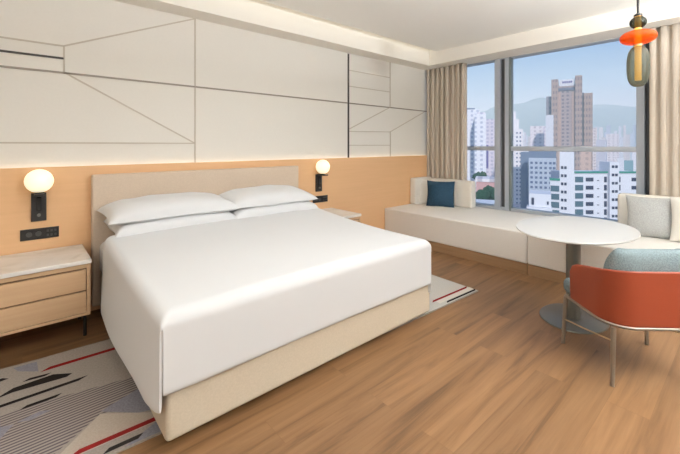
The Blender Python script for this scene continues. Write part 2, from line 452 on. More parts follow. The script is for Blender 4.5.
# ------------------------------------------------------------------ bed
bed = tag(empty('bed', (1.5, 2.75, 0)), 'king bed with beige upholstered base and headboard', 'bed')
def bp(name, a, b, m, **k):
    return box(name, (a[0] - 1.5, a[1] - 2.75, a[2]), (b[0] - 1.5, b[1] - 2.75, b[2]), m, bed, **k)
bp('bed_base', (.495, 1.775, .05), (2.535, 3.66, .345), M['boxspring'], bevel=.022, segs=4)
for x in (.62, 2.40):
    for y in (1.92, 3.52): bp('foot', (x - .03, y - .03, .0115), (x + .03, y + .03, .052), M['black'], bevel=.004)
bp('mattress', (.485, 1.80, .345), (2.53, 3.66, .615), M['sheet'], bevel=.06, segs=5)
bp('headboard', (.443, 3.665, .06), (2.532, 3.748, 1.168), M['headboard'], bevel=.014, segs=4)

def duvet():
    x0, x1 = .468, 2.505; yf, yh = 1.752, 3.24; r = .058
    nx, ny = 90, 70
    arc = r * math.pi / 2
    def curve(s, lo, hi, dl, dh):
        """arc length s measured from lo-side hem; returns coordinate, drop, in-flap flag"""
        flat = (hi - lo) - (r if dl else 0) - (r if dh else 0)
        if dl:
            if s < dl: return lo, r + (dl - s), -1 - (dl - s)
            s -= dl
            if s < arc:
                a = (arc - s) / r; return lo + r - r * math.sin(a), r - r * math.cos(a), -a / 2
            s -= arc
            lo = lo + r
        if s <= flat: return lo + s, 0., 0.
        s -= flat
        if dh:
            if s < arc:
                a = s / r; return hi - r + r * math.sin(a), r - r * math.cos(a), a / 2
            s -= arc
            return hi, r + s, 1 + s
        return lo + flat, 0., 0.
    sf, ff = .40, .30                       # side flap and foot flap length below the rounded edge
    def samples(lo, hi, dl, dh):
        flat = (hi - lo) - (r if dl else 0) - (r if dh else 0); out = []
        if dl:
            out += [dl * k / 8 for k in range(8)]; out += [dl + arc * k / 8 for k in range(8)]
        b = dl + (arc if dl else 0)
        m = int(flat / .035); out += [b + flat * k / m for k in range(m)]
        b += flat
        if dh:
            out += [b + arc * k / 8 for k in range(8)]; out += [b + arc + dh * k / 8 for k in range(9)]
        else: out.append(b)
        return [curve(s, lo, hi, dl, dh) for s in out]
    xs = samples(x0, x1, sf, sf); ys = samples(yf, yh, ff, 0)
    bm = bmesh.new(); V = {}
    for i, (x, dx, fx) in enumerate(xs):
        for j, (y, dy, fy) in enumerate(ys):
            if abs(fx) > (.60 if abs(fy) > .8 else .8) and abs(fy) > .8: continue
            t = max(0, (y - yf) / (yh - yf))
            top = .650 + .078 * t ** 2.4
            drop = (dx ** 5 + dy ** 5) ** .2
            # the cloth sags a little over the mattress edge, puffs in the middle
            puff = .012 * math.sin(math.pi * min(1, max(0, (x - x0) / (x1 - x0))))
            w = .006 * noise.noise(Vector((x * 2.2, y * 2.2, .3))) + .003 * noise.noise(Vector((x * 6, y * 6, 1.3)))
            z = top + (puff + w if not dx + dy else w * .4) - drop
            px, py = x, y
            if abs(fx) >= 1:                 # side flaps flare and ripple, their hem a little lower at the foot
                k = abs(fx) - 1
                out = (.065 * min(1, (y - yf) / .18) if fx < 0 else .0) * k + .008 * math.sin(y * 5.1) * k * 2
                px += math.copysign(out, fx)
                z = top - r - k * ((.395 + .115 * t) / sf)
                if y < yf + .10: z += .025 * k / sf * max(0, (yf + .10 - y) / .10) ** 2
            if abs(fy) >= 1:
                k = abs(fy) - 1
                py -= .012 * math.sin(x * 3.1) * k
            V[i, j] = bm.verts.new((px, py, z))
    for i in range(len(xs) - 1):
        for j in range(len(ys) - 1):
            q = [(i, j), (i + 1, j), (i + 1, j + 1), (i, j + 1)]
            if all(k in V for k in q): bm.faces.new([V[k] for k in q])
    o = link('duvet', bm, M['sheet'], solid=.012)
    k = o.modifiers.new('sub', 'SUBSURF'); k.levels = k.render_levels = 1
    return o
tag(duvet(), 'smooth white duvet draped over the whole bed', 'duvet')

def pillow(x, y, z, w, h, t, tilt, rz, label, seed, under=1., p=2.6, q=.5):
    o = link('pillow', cushion_bm(w, h, t, 30, .05, p, q, seed, .012, under), M['pillow'], loc=(x, y, z), rot=(R(tilt), 0, R(rz)))
    return tag(o, label, 'pillow', 'white bed pillows')
pillow(1.02, 3.41, .752, 1.00, .50, .19, 5, 1, 'lower white pillow nearer the wide nightstand, mostly hidden under another', 3, 1., 4.5, .42)
pillow(1.96, 3.41, .752, .98, .50, .19, 5, 0, 'lower white pillow nearer the small nightstand, mostly hidden under another', 5, 1., 4.5, .42)
pillow(1.00, 3.42, .850, 1.05, .52, .245, 4, 1, 'upper white pillow nearer the wide nightstand, topmost of its pair', 8, .3, 3.4, .5)
pillow(1.955, 3.43, .850, .99, .52, .245, 4, 0, 'upper white pillow nearer the small nightstand, topmost of its pair', 11, .3, 3.4, .5)

# ------------------------------------------------------------------ nightstands
def nightstand(x0, x1, y0, y1, label):
    cx, cy = (x0 + x1) / 2, (y0 + y1) / 2
    r = tag(empty('nightstand', (cx, cy, 0)), label, 'nightstand', 'bedside nightstands')
    w, d = (x1 - x0) / 2, (y1 - y0) / 2
    bm = bmesh.new()
    b = .022
    addbox(bm, (-w, -d + .012, .18), (-w + b, d, .555)); addbox(bm, (w - b, -d + .012, .18), (w, d, .555))
    addbox(bm, (-w + b, -d + .012, .18), (w - b, d, .20)); addbox(bm, (-w + b, -d + .012, .525), (w - b, d, .555))
    addbox(bm, (-w + b, -d + .06, .20), (w - b, d, .525))
    link('cabinet_body', bm, M['cab'], r, bevel=.002)
    box('reveal', (-w + b, -d + .035, .20), (w - b, -d + .06, .525), M['cab_dark'], r, smooth=False)
    for z0, z1 in ((.203, .353), (.364, .512)):
        dr = box('drawer', (-w + b + .004, -d + .014, z0), (w - b - .004, -d + .05, z1), M['cab'], r, bevel=.003)
    box('marble_top', (-w - .006, -d - .004, .557), (w + .006, d, .587), M['marble'], r, bevel=.005)
    for sx in (-1, 1):
        for sy in (-1, 1):
            bm = bmesh.new(); tube(bm, [(sx * (w - .024), sy * (d - .10), 0), (sx * (w - .024), sy * (d - .10), .18)], .012)
            link('leg', bm, M['black'], r)
    return r
nightstand(-.52, .378, 3.205, 3.745, 'wide oak nightstand with two drawers and marble top')
nightstand(2.62, 3.10, 3.17, 3.745, 'small oak nightstand with marble top beyond the bed')

# ------------------------------------------------------------------ sconces and socket plates
def sconce(x, label):
    r = tag(empty('wall_sconce', (x, 3.75, .82)), label, 'wall lamp', 'bedside globe wall lamps')
    bpl = box('back_plate', (-.047, -.022, 0), (.047, 0, .222), M['black'], r, bevel=.003)
    bm = bmesh.new(); addbox(bm, (-.016, -.034, .085), (.016, -.022, .19)); link('reading_light', bm, M['black_gloss'], bpl, bevel=.005)
    bm = bmesh.new(); tube(bm, [(0, -.036, .048), (0, -.022, .048)], .012, 16); link('knob', bm, M['steel'], bpl)
    bm = bmesh.new(); addbox(bm, (-.03, -.17, .213), (.03, 0, .227)); link('arm', bm, M['black'], r, bevel=.003)
    bm = bmesh.new(); lathe(bm, [(0, 0), (.03, 0), (.03, .012), (0, .012)], 24, (0, -.095, .225)); link('collar', bm, M['black'], r)
    bm = bmesh.new(); rr = .09
    lathe(bm, [(rr * math.sin(math.pi * k / 24), -rr * math.cos(math.pi * k / 24)) for k in range(25)], 40, (0, -.095, .322))
    link('globe_shade', bm, M['globe'], r)
    return r
sconce(.10, 'globe wall lamp on black plate above the wide nightstand')
sconce(2.893, 'globe wall lamp on black plate above the small nightstand')

def sockets(x0, x1, label):
    cx = (x0 + x1) / 2; w = (x1 - x0) / 2
    r = tag(empty('socket_plate', (cx, 3.75, .675)), label, 'socket panel', 'black socket panels')
    fp = box('faceplate', (-w, -.010, 0), (w, 0, .086), M['black'], r, bevel=.003)
    for px in (-.55, -.08):
        bm = bmesh.new(); tube(bm, [(px * w, -.0135, .043), (px * w, -.010, .043)], .019, 20); link('socket', bm, M['socket'], fp)
    for px in (.40, .60, .80):
        for z in (.026, .060):
            box('switch_button', (px * w - .007, -.0135, z - .009), (px * w + .007, -.010, z + .009), M['socket'], fp, bevel=.002)
    return r
sockets(-.012, .227, 'black socket panel above the wide nightstand')
sockets(2.80, 3.045, 'black socket panel beside the far pillow')

# ------------------------------------------------------------------ window bench
def bench(y0, y1, label):
    cy = (y0 + y1) / 2
    r = tag(empty('window_bench', (4.73, cy, 0)), label, 'window bench', 'window bench units')
    h = (y1 - y0) / 2 - .003
    box('plinth', (4.165 - 4.73, -h, 0), (5.29 - 4.73, h, .118), M['plinth'], r, bevel=.002)
    box('seat', (4.155 - 4.73, -h, .120), (5.30 - 4.73, h, .462), M['sofa'], r, bevel=.016, segs=4)
    return r
bench(1.665, 3.745, 'long cream window bench unit running from the headboard wall')
bench(-1.2, 1.665, 'cream window bench unit behind the pedestal table')

def slab_cushion(name, a, b, m, label, cat, bev=.04, rot=None, group=None):
    c = [(p + q) / 2 for p, q in zip(a, b)]
    o = box(name, [p - k for p, k in zip(a, c)], [q - k for q, k in zip(b, c)], m, bevel=bev, segs=5, loc=c, rot=rot)
    return tag(o, label, cat, group)
slab_cushion('back_cushion', (5.075, 2.83, .464), (5.225, 3.60, .872), M['sofa_back'], 'cream back cushion behind the dark blue pillow', 'cushion', .03, group='bench back cushions')
slab_cushion('back_cushion', (4.765, 3.625, .464), (5.225, 3.742, .885), M['sofa_back'], 'cream end cushion standing against the headboard wall', 'cushion', .03, group='bench back cushions')
slab_cushion('back_cushion', (5.075, .30, .464), (5.225, 1.055, .872), M['sofa_back'], 'cream back cushion behind the grey pillow', 'cushion', .03, group='bench back cushions')
slab_cushion('back_cushion', (5.075, -.50, .464), (5.225, .29, .872), M['sofa_back'], 'cream back cushion at the edge past the grey pillow', 'cushion', .03, group='bench back cushions')

def throw(name, x, y, z, w, h, t, m, lean, rz, roll, label, cat='pillow', seed=0):
    o = link(name, cushion_bm(w, h, t, 24, .07, 2.2, .6, seed, .008), m, loc=(x, y, z))
    # stand it up facing -X, lean its top back towards +X
    mt = Matrix.Rotation(R(rz), 4, 'Z') @ Matrix.Rotation(R(lean), 4, 'Y') @ Matrix.Rotation(R(-90), 4, 'Y') @ Matrix.Rotation(R(90 + roll), 4, 'Z')
    o.rotation_euler = mt.to_euler()
    return tag(o, label, cat)
throw('throw_pillow', 4.93, 3.27, .655, .43, .41, .15, M['blue'], 10, 24, 0, 'dark blue square throw pillow leaning on the cream cushions', seed=2)
throw('throw_pillow', 5.0, 3.50, .66, .38, .40, .10, M['sofa_back'], 8, 38, 0, 'cream throw pillow tucked behind the dark blue one', seed=4)
throw('throw_pillow', 4.96, .73, .665, .44, .44, .15, M['greycush'], 15, 14, 0, 'grey woven throw pillow leaning on the bench back', seed=6)
throw('throw_pillow', 4.92, .36, .68, .46, .44, .15, M['sofa_back'], 15, 4, 0, 'pale throw pillow beside the grey woven one', seed=9)

# ------------------------------------------------------------------ round table
tb = tag(empty('pedestal_table', (3.41, 1.0, 0)), 'white pedestal table with steel column and base', 'table')
bm = bmesh.new(); lathe(bm, [(0, .708), (.495, .708), (.52, .716), (.524, .722), (.520, .730), (0, .732)], 96, (.08, .01, 0), 1.10, .80); link('tabletop', bm, M['tabletop'], tb)
bm = bmesh.new(); lathe(bm, [(0, 0), (.283, 0), (.287, .004), (.284, .011), (.275, .013), (0, .014)], 72, (0, 0, 0), 1.0, .83); link('base', bm, M['steel'], tb)
bm = bmesh.new(); lathe(bm, [(.052, .012), (.052, .70), (.09, .705), (.09, .709), (0, .709)], 40); link('column', bm, M['steel'], tb)

# ------------------------------------------------------------------ armchair (faces the table)
ch = tag(empty('armchair', (2.985, .56, 0), R(-43.1)), 'orange leather tub armchair with grey-blue cushion', 'armchair')
HX, FY, BY, RC = .284, .155, -.260, .155
def u_path(off=0., n=10, fy=FY):
    """plan outline from left arm front round the back to right arm front; off > 0 is inwards"""
    x, b, r = HX - off, BY + off, max(.02, RC - off)
    pts = [(-x, fy + (b + r - fy) * k / 8) for k in range(9)]
    pts += [(-x + r - r * math.cos(a), b + r - r * math.sin(a)) for a in [math.pi / 2 * k / n for k in range(1, n)]]
    m = 8
    pts += [(-x + r + (2 * x - 2 * r) * k / m, b) for k in range(m + 1)]
    pts += [(x - r + r * math.sin(a), b + r - r * math.cos(a)) for a in [math.pi / 2 * k / n for k in range(1, n)]]
    pts += [(x, b + r + (fy - b - r) * k / 8) for k in range(9)]
    return pts
def shell_top(y):
    t = min(1, max(0, (FY - y) / (FY - BY)))
    return .585 + .10 * t ** .8
def shell():
    bm = bmesh.new(); out = u_path(0); inn = u_path(.028); n = len(out); K = 9
    def prof(p, k, inner):
        x, y = p; t = k / (K - 1)
        top = shell_top(y)
        bot = .352
        # rounded upper front corner of the arms
        e = max(0, (y - (FY - .06)) / .06); top -= .05 * (1 - math.sqrt(max(0, 1 - e * e)))
        z = bot + (top - bot) * t
        lean = 1 + .02 * t
        return (x * lean, (y if y > 0 else y * (1 + .06 * t)), z)
    A = [[bm.verts.new(prof(out[i], k, 0)) for k in range(K)] for i in range(n)]
    B = [[bm.verts.new(prof(inn[i], k, 1)) for k in range(K)] for i in range(n)]
    for i in range(n - 1):
        for k in range(K - 1):
            bm.faces.new((A[i][k], A[i + 1][k], A[i + 1][k + 1], A[i][k + 1]))
            bm.faces.new((B[i][k + 1], B[i + 1][k + 1], B[i + 1][k], B[i][k]))
        bm.faces.new((A[i][K - 1], A[i + 1][K - 1], B[i + 1][K - 1], B[i][K - 1]))
        bm.faces.new((A[i][0], B[i][0], B[i + 1][0], A[i + 1][0]))
    for i in (0, n - 1):
        for k in range(K - 1): bm.faces.new((A[i][k], A[i][k + 1], B[i][k + 1], B[i][k]))
    return link('shell', bm, M['orange'], ch, bevel=.008, segs=3)
shell()
def back_pad():
    """the fabric back: rises above the leather shell and tapers into the arms"""
    bm = bmesh.new(); path = u_path(.032, 10); n = len(path); inner = u_path(.135, 10); P = 20
    i0, i1 = 7, n - 8
    rings = []
    for i in range(i0, i1 + 1):
        s = (i - i0) / (i1 - i0); e = min(1, math.sin(math.pi * s) * 1.9) ** .45 if 0 < s < 1 else 0
        e = max(e, .06)
        a, b = Vector((*path[i], 0)), Vector((*inner[i], 0))
        zt = .60 + .195 * e; zb = .44
        ring = []
        for k in range(P):
            an = 2 * math.pi * k / P
            cx, cz = math.cos(an), math.sin(an)
            cx = math.copysign(abs(cx) ** .6, cx); cz = math.copysign(abs(cz) ** .6, cz)
            th = .5 + .5 * cx * (.35 + .65 * e)
            p = a.lerp(b, th); z = (zt + zb) / 2 + (zt - zb) / 2 * cz
            lean = 1 + .02 * (z - .35) / .3
            yy = p.y if p.y > 0 else p.y * (1 + .06 * (z - .35) / .3)
            ring.append(bm.verts.new((p.x * lean, yy, z)))
        rings.append(ring)
    for p, q in zip(rings, rings[1:]):
        for k in range(P): bm.faces.new((p[k], p[(k + 1) % P], q[(k + 1) % P], q[k]))
    bm.faces.new(rings[0]); bm.faces.new(rings[-1][::-1])
    return link('back_cushion', bm, M['teal'], ch, sub=1)
back_pad()
box('seat', (-.25, -.20, .335), (.25, .325, .448), M['teal'], ch, bevel=.045, segs=6)
bm = bmesh.new(); tube(bm, [(x, y, .345) for x, y in u_path(.006, 10)] + [(HX - .006, .22, .345), (-HX + .006, .22, .345)], .010, 10, closed=True); link('seat_frame', bm, M['leg'], ch)
for sx in (-1, 1):
    for (px, py) in ((.278, .215), (.256, -.232)):
        bm = bmesh.new(); tube(bm, [(sx * (px + .014), py * 1.045, 0), (sx * px, py, .34)], .0115, 14, r_end=.0135); link('leg', bm, M['leg'], ch)
    bm = bmesh.new(); tube(bm, [(sx * .284, .218, .175), (sx * .276, 0, .215), (sx * .266, -.24, .265)], .005, 8); link('stretcher', bm, M['brass'], ch)

# ------------------------------------------------------------------ pendant
PX, PY = 3.31, .566
pd = tag(empty('pendant_lamp', (PX, PY, 1.83)), 'hanging lamp of stacked smoky, orange and clear glass', 'pendant lamp')
def pl(name, prof, m, seg=48):
    bm = bmesh.new(); lathe(bm, prof, seg); return link(name, bm, m, pd)
pl('cord', [(0, .52), (.008, .52), (.008, 1.07), (0, 1.07)], M['black'], 12)
pl('ceiling_cap', [(0, 1.065), (.06, 1.065), (.06, 1.09), (0, 1.09)], M['black'])
pl('socket_cap', [(0, .505), (.026, .505), (.026, .518), (.012, .528), (0, .528)], M['black'])
def ell(rx, rz, zc, n=20, p=2.):
    out = []
    for k in range(n + 1):
        a = -math.pi / 2 + math.pi * k / n
        out.append((rx * abs(math.cos(a)) ** (2 / p), zc + rz * math.copysign(abs(math.sin(a)) ** (2 / p), math.sin(a))))
    out[0] = (0, out[0][1]); out[-1] = (0, out[-1][1]); return out
pl('smoked_glass', ell(.050, .044, .463), M['p_smoke'])
pl('orange_disc', ell(.106, .050, .357, 24, 2.3), M['p_orange'])
pl('glass_capsule', ell(.066, .146, .150, 28, 2.7), M['p_clear'])
pl('light_tube', [(0, .05), (.020, .05), (.020, .505), (0, .505)], M['p_tube'], 24)
pl('collar', [(0, .297), (.028, .297), (.028, .305), (0, .305)], M['brass'], 24)

# ------------------------------------------------------------------ rug
def rug():
    bm = bmesh.new()
    def rotp(x, y): return x, y
    base = [(-1.2, 2.015), (3.335, 1.787), (3.395, 2.95), (-1.2, 3.185)]
    lo = [bm.verts.new((x, y, .001)) for x, y in base]; hi = [bm.verts.new((x, y, .0105)) for x, y in base]
    fs = [bm.faces.new(hi)] + [bm.faces.new((lo[i], lo[(i + 1) % 4], hi[(i + 1) % 4], hi[i])) for i in range(4)] + [bm.faces.new(lo[::-1])]
    lvl = [.0105]
    def poly(pts, mi):
        lvl[0] += .00012
        v = [bm.verts.new((x, y, lvl[0])) for x, y in pts]; f = bm.faces.new(v); f.material_index = mi
        if f.normal.z < 0: f.normal_flip()
        f.normal_update()
    def bar(a, b, w, mi, sk=.05):
        poly([(a[0], a[1] - w / 2), (b[0] - sk * 0, b[1] - w / 2), (b[0] + sk, b[1] + w / 2), (a[0] + sk, a[1] + w / 2)], mi)
    # slots: 0 taupe 1 pale grey 2 beige 3 stripes 4 slate 5 red 6 black 7 white
    poly([(1.5, 1.885), (3.33, 1.792), (3.388, 2.945), (1.5, 3.04)], 1)
    poly([(-1.15, 2.55), (.0, 2.60), (.60, 2.48), (.60, 2.12), (.31, 2.269), (.10, 2.10), (-1.15, 2.06)], 3)
    poly([(.312, 2.289), (.62, 2.40), (.62, 2.09), (.463, 2.144)], 4)
    poly([(.127, 2.09), (.31, 2.269), (.52, 2.10), (.53, 2.02), (.179, 2.03)], 2)
    poly([(-.6, 2.05), (-.2, 2.24), (.05, 2.12), (.10, 2.00)], 2)
    poly([(-.042, 3.095), (.073, 3.085), (.077, 2.945), (-.02, 3.03)], 4)
    poly([(.36, 1.942), (.62, 1.928), (.62, 2.05), (.50, 2.01)], 4)
    poly([(-.30, 2.41), (-.09, 2.49), (-.03, 2.47), (-.09, 2.37)], 4)
    poly([(-.02, 2.475), (.07, 2.50), (.12, 2.47), (.03, 2.45)], 4)
    poly([(.20, 2.62), (.45, 2.90), (.47, 2.88), (.26, 2.60)], 4) if False else None
    bar((.084, 2.943), (.60, 2.925), .034, 5)
    bar((-.30, 2.06), (.62, 2.040), .017, 5) if False else bar((.15, 2.052), (.60, 2.036), .030, 5)
    poly([(-.12, 2.775), (-.038, 2.838), (.144, 2.847), (.234, 2.785), (.205, 2.762), (-.04, 2.79)], 6)
    poly([(0, 2.873), (.034, 2.894), (.138, 2.876), (.105, 2.858)], 6)
    bar((-.30, 2.684), (.255, 2.684), .028, 6)
    bar((-.011, 2.590), (.142, 2.588), .024, 6, .03)
    bar((.275, 1.972), (.42, 1.968), .026, 6, .03)
    poly([(-.20, 2.99), (-.09, 3.0), (-.06, 2.97), (-.16, 2.955)], 6)
    bar((2.765, 1.928), (3.30, 1.902), .024, 5, .04)
    bar((2.80, 1.885), (3.33, 1.860), .05, 7, .01)
    bar((2.858, 1.838), (3.312, 1.815), .022, 6, .03)
    m = [M[k] for k in ('rug', 'rug_grey', 'rug_beige', 'rug_stripe', 'rug_purple', 'rug_red', 'rug_black', 'rug_white')]
    me = bpy.data.meshes.new('rug'); bm.to_mesh(me); bm.free()
    for x in m: me.materials.append(x)
    o = bpy.data.objects.new('rug', me); C.objects.link(o); return o
tag(rug(), 'low-pile patterned rug under the bed with red and black lines', 'rug')

# ------------------------------------------------------------------ the city outside
GZ = -48.
struct(box('city_ground', (9, -900, GZ - 2), (4200, 3800, GZ), M['ground'], smooth=False))
def at(u, D):
    """place at view depth D (m) and lateral u (m at depth D, as a bearing measured on the photograph)"""
    r = (u - 340) / 365 * D
    return D * sA + r * cA, D * cA - r * sA
def zt(v, D): return EYE - (v - 145) / 365 * D
def bldg(name, u0, u1, vt, D, depth, m, label, group=None, wallname='wall_block', cat='building', turn=True):
    x, y = at((u0 + u1) / 2, D); e = empty(name, (x, y, GZ), -YAW - (math.atan(((u0 + u1) / 2 - 340) / 365) if turn else 0))
    if turn:
        k = math.cos(math.atan(((u0 + u1) / 2 - 340) / 365)); e.scale = (k, 1, 1)
    w = (u1 - u0) / 365 * D; h = zt(vt, D) - GZ
    box(wallname, (-w / 2, 0, 0), (w / 2, depth, h), m, e, smooth=False)
    tag(e, label, cat, group)
    e['w'] = w; e['h'] = h
    def px(u, v): return ((u - (u0 + u1) / 2) / 365 * D, zt(v, D) - GZ)
    def part(n, ua, ub, va, vb, m2, y0=-.3, y1=.2):
        xa, za = px(ua, vb); xb, zb = px(ub, va)
        return box(n, (xa, y0, za), (xb, y1, zb), m2, e, smooth=False)
    return e, part
def small(u0, u1, vt, D, m, label, group, depth=None):
    x, y = at((u0 + u1) / 2, D); w = (u1 - u0) / 365 * D * math.cos(math.atan(((u0 + u1) / 2 - 340) / 365))
    o = box('high_rise', (-w / 2, 0, 0), (w / 2, depth or w * .8, zt(vt, D) - GZ), m, smooth=False, loc=(x, y, GZ), rot=(0, 0, -YAW - math.atan(((u0 + u1) / 2 - 340) / 365) + R(random.uniform(-9, 9))))
    return tag(o, label, 'building', group)

def winmesh(w, h):
    bm = bmesh.new(); addbox(bm, (-w / 2, -.12, -h / 2), (w / 2, .12, h / 2))
    me = bpy.data.meshes.new('window'); bm.to_mesh(me); bm.free(); return me
def windows(e, u0, u1, D, cols, rows, wpx, hpx, m, name='window'):
    me = winmesh(wpx / 365 * D, hpx / 365 * D); me.materials.append(m); uc = (u0 + u1) / 2
    for v in rows:
        for u in cols:
            o = bpy.data.objects.new(name, me); C.objects.link(o); o.parent = e
            o.location = ((u - uc) / 365 * D, 0, zt(v, D) - GZ)
# the white block with the green roof edge
D = 130
e, part = bldg('apartment_building', 573.5, 650, 173, D, 14, M['apt'], 'white apartment block with green roof edge and stair tower', turn=False)
part('green_roof_edge', 573.5, 650, 171.4, 173, M['green'], -.35, .25)
rows = [179.5 + 8.15 * k for k in range(6)]
windows(e, 573.5, 650, D, [579], rows, 8, 5.6, M['apt_teal'], 'balcony')
windows(e, 573.5, 650, D, [589.5], rows, 7.5, 3.8, M['apt_w'])
windows(e, 573.5, 650, D, [598], [r + 1 for r in rows], 2, .8, M['apt_w'])
windows(e, 573.5, 650, D, [605.3, 619], rows, 2.6, 5.6, M['apt_w'])
windows(e, 573.5, 650, D, [634.5], rows, 6, 3.6, M['apt_w'])
part('stair_tower', 607.3, 616.6, 162, 240, M['apt'], -1.2, 4)
x = 612.; me = winmesh(2.4 / 365 * D, 2.6 / 365 * D); me.materials.append(M['apt_w'])
for k in range(7):
    for u in (610.5, 613.8):
        o = bpy.data.objects.new('window', me); C.objects.link(o); o.parent = e
        o.location = ((u - (573.5 + 650) / 2) / 365 * D, -1.2, zt(166.5 + 8.15 * k, D) - GZ)
# the white slab next to it
e, part = bldg('apartment_building', 559.5, 574.2, 152, 128, 4, M['apt'], 'plain white apartment slab with one column of paired windows')
windows(e, 559.5, 574.5, 128, [562.3, 565.6], [167.7 + 8.15 * k for k in range(7)], 2.4, 2.8, M['apt_w'])
# low balcony block with green cap
e, part = bldg('apartment_building', 550, 559.8, 180, 127, 5, M['apt'], 'low block of glazed balconies with green cap')
part('green_roof_edge', 549.7, 560, 178.3, 180.4, M['green'], -.3, .25)
windows(e, 550, 559.8, 127, [554.9], [188.5 + 8.15 * k for k in range(5)], 8.6, 5.8, M['apt_teal'], 'balcony')
# blue office block
D = 200
e, part = bldg('office_building', 528.5, 556, 158, D, 20, M['blueb'], 'blue grey office block with rows of small square windows')
part('roof_band', 528.5, 556, 151, 158, M['dkglass'], .5, 18)
windows(e, 528.5, 556, D, [531.5, 536.2, 540.9, 545.6, 550.3, 554], [163 + 4.9 * k for k in range(7)], 2.6, 2.4, M['bluew'])
# low white building in front
D = 115
e, part = bldg('low_building', 529, 551, 194, D, 10, M['whitelow'], 'low white building with few dark windows above the bench')
part('entrance_block', 526.5, 552, 207, 240, M['whitelow'], -1.5, 3)
part('window', 531.5, 534, 198, 205, M['apt_w'])
part('window', 547, 548.6, 201, 204, M['apt_w'])
for u in (529.5, 535, 540.5, 546): part('window', u - 1.6, u + 1.6, 211, 214, M['apt_w'], -1.8, -1.2)
# dark tower between
small(520.5, 530, 152, 230, M['dkglass'], 'dark blue glass tower between the white tower and the blue office block', None)
# slim white tower
D = 250
e, part = bldg('white_tower', 509, 523, 129, D, 14, M['whitet'], 'slim white tower with stepped top beside the window mullion')
part('crown', 512.5, 519, 119, 129, M['whitet'], 2, 10); part('spire', 513.5, 516, 111, 119, M['whitet'], 4, 7)
windows(e, 509, 523, D, [512.5, 517, 520.3], [133 + 4.1 * k for k in range(19)], 1.5, 1.6, M['bluew'])
part('podium', 505, 521, 204, 240, M['mauve'], -3, 5)
# pale apartments left of the brown tower
e, part = bldg('apartment_building', 530, 548.5, 126, 330, 25, M['pinkw'], 'pale pinkish apartment slab left of the brown tower')
part('window', 543.5, 544.5, 127, 150, M['mauve'])
bldg('apartment_building', 545.5, 553.5, 115, 300, 10, M['whitelow'], 'narrow plain white block overlapping the brown tower')
# the brown tower
D = 400
e, part = bldg('brown_tower', 557, 576, 85, D, 34, M['tower_mid'], 'tall brown twin-ribbed tower with a white roof sign')
part('left_rib', 551.2, 558.2, 79, 200, M['tower'], -4, 36); part('right_rib', 575, 581.8, 77, 200, M['tower'], -4, 36)
part('left_wing', 545.5, 552, 95, 200, M['tower_grey'], 4, 34); part('right_wing', 583.6, 592, 94, 200, M['tower'], 3, 32)
part('dark_slot', 581.2, 584, 93, 200, M['tower_slot'], 6, 28)
part('left_column', 557.8, 560.8, 92, 200, M['tower_rib'], -1, 2); part('right_column', 571.5, 575.2, 92, 200, M['tower_rib'], -1, 2)
sb_ = part('sign_board', 559.5, 574, 79.5, 86, M['sign'], -.5, .8)
for u in (563.0, 565.1, 567.2, 569.3, 571.2): part('sign_letter', u - .75, u + .75, 81.2, 83.2, M['sign_t'], -.9, -.5).parent = sb_
part('cornice', 557.5, 576, 88, 90.5, M['tower_slot'], -1.2, .5)
part('mast', 554.3, 554.8, 74, 79, M['sign'], 8, 9)
# left white towers
D = 270
e, part = bldg('apartment_tower', 462, 479.5, 109.5, D, 20, M['whitet2'], 'white residential tower next to the curtain'); part('roof_house', 466, 475, 107.5, 110, M['dkglass'], 4, 14)
e, part = bldg('apartment_tower', 474.5, 486, 113.5, D - 20, 18, M['whitet2'], 'pale residential tower with a small roof house by the mullion'); part('roof_house', 477, 485, 112, 114, M['mauve'], 3, 12)
e, part = bldg('apartment_tower', 484.5, 497, 119, D + 40, 18, M['mauve'], 'mauve residential tower behind the window mullion'); part('blue_stripe', 486.3, 488.4, 145, 168, M['sign_t'], -.6, .3)
# pink low-rise, trees, road
e, part = bldg('low_building', 476, 503, 182, 150, 14, M['pinkroof'], 'low pink brick building among trees'); part('roof_band', 475, 503, 179, 182, M['pinkw'], -.4, 13)
bldg('low_building', 474, 505, 203.5, 110, 8, M['whitelow'], 'flat pale roof below the trees')
def tree(u, vt, vb, wpx, D, label, seed):
    x, y = at(u, D); e = empty('tree', (x, y, GZ)); tag(e, label, 'tree', 'trees below the window')
    zt_, zb = zt(vt, D) - GZ, zt(vb, D) - GZ; rx = wpx / 730 * D; rz = (zt_ - zb) / 2
    bm = bmesh.new(); tube(bm, [(0, 0, 0), (0, 0, zb + rz)], .5, 8); link('trunk', bm, M['bark'], e)
    bm = bmesh.new(); bmesh.ops.create_icosphere(bm, subdivisions=4, radius=1)
    for v in bm.verts:
        n = v.co.normalized(); k = 1 + .30 * noise.noise(n * 2.3 + Vector((seed, 0, 0))) + .22 * noise.noise(n * 6 + Vector((seed, 3, 0))) + .12 * noise.noise(n * 14)
        v.co = Vector((n.x * rx * k, n.y * rx * k, zb + rz + n.z * rz * k))
    link('crown', bm, M['tree'], e)
tree(478.5, 172.5, 181, 11, 170, 'dark tree in front of the white residential tower', 1)
tree(483, 172, 180, 7, 175, 'small dark tree at the foot of the pale tower', 2)
tree(481, 190, 202, 10, 128, 'round dark tree before the pink building, beside the back cushion', 3)
tree(489, 186, 201, 11, 138, 'larger dark tree before the pink building', 4)
tree(495, 188, 202, 9, 130, 'dark tree before the pink building, next to the mullion', 5)
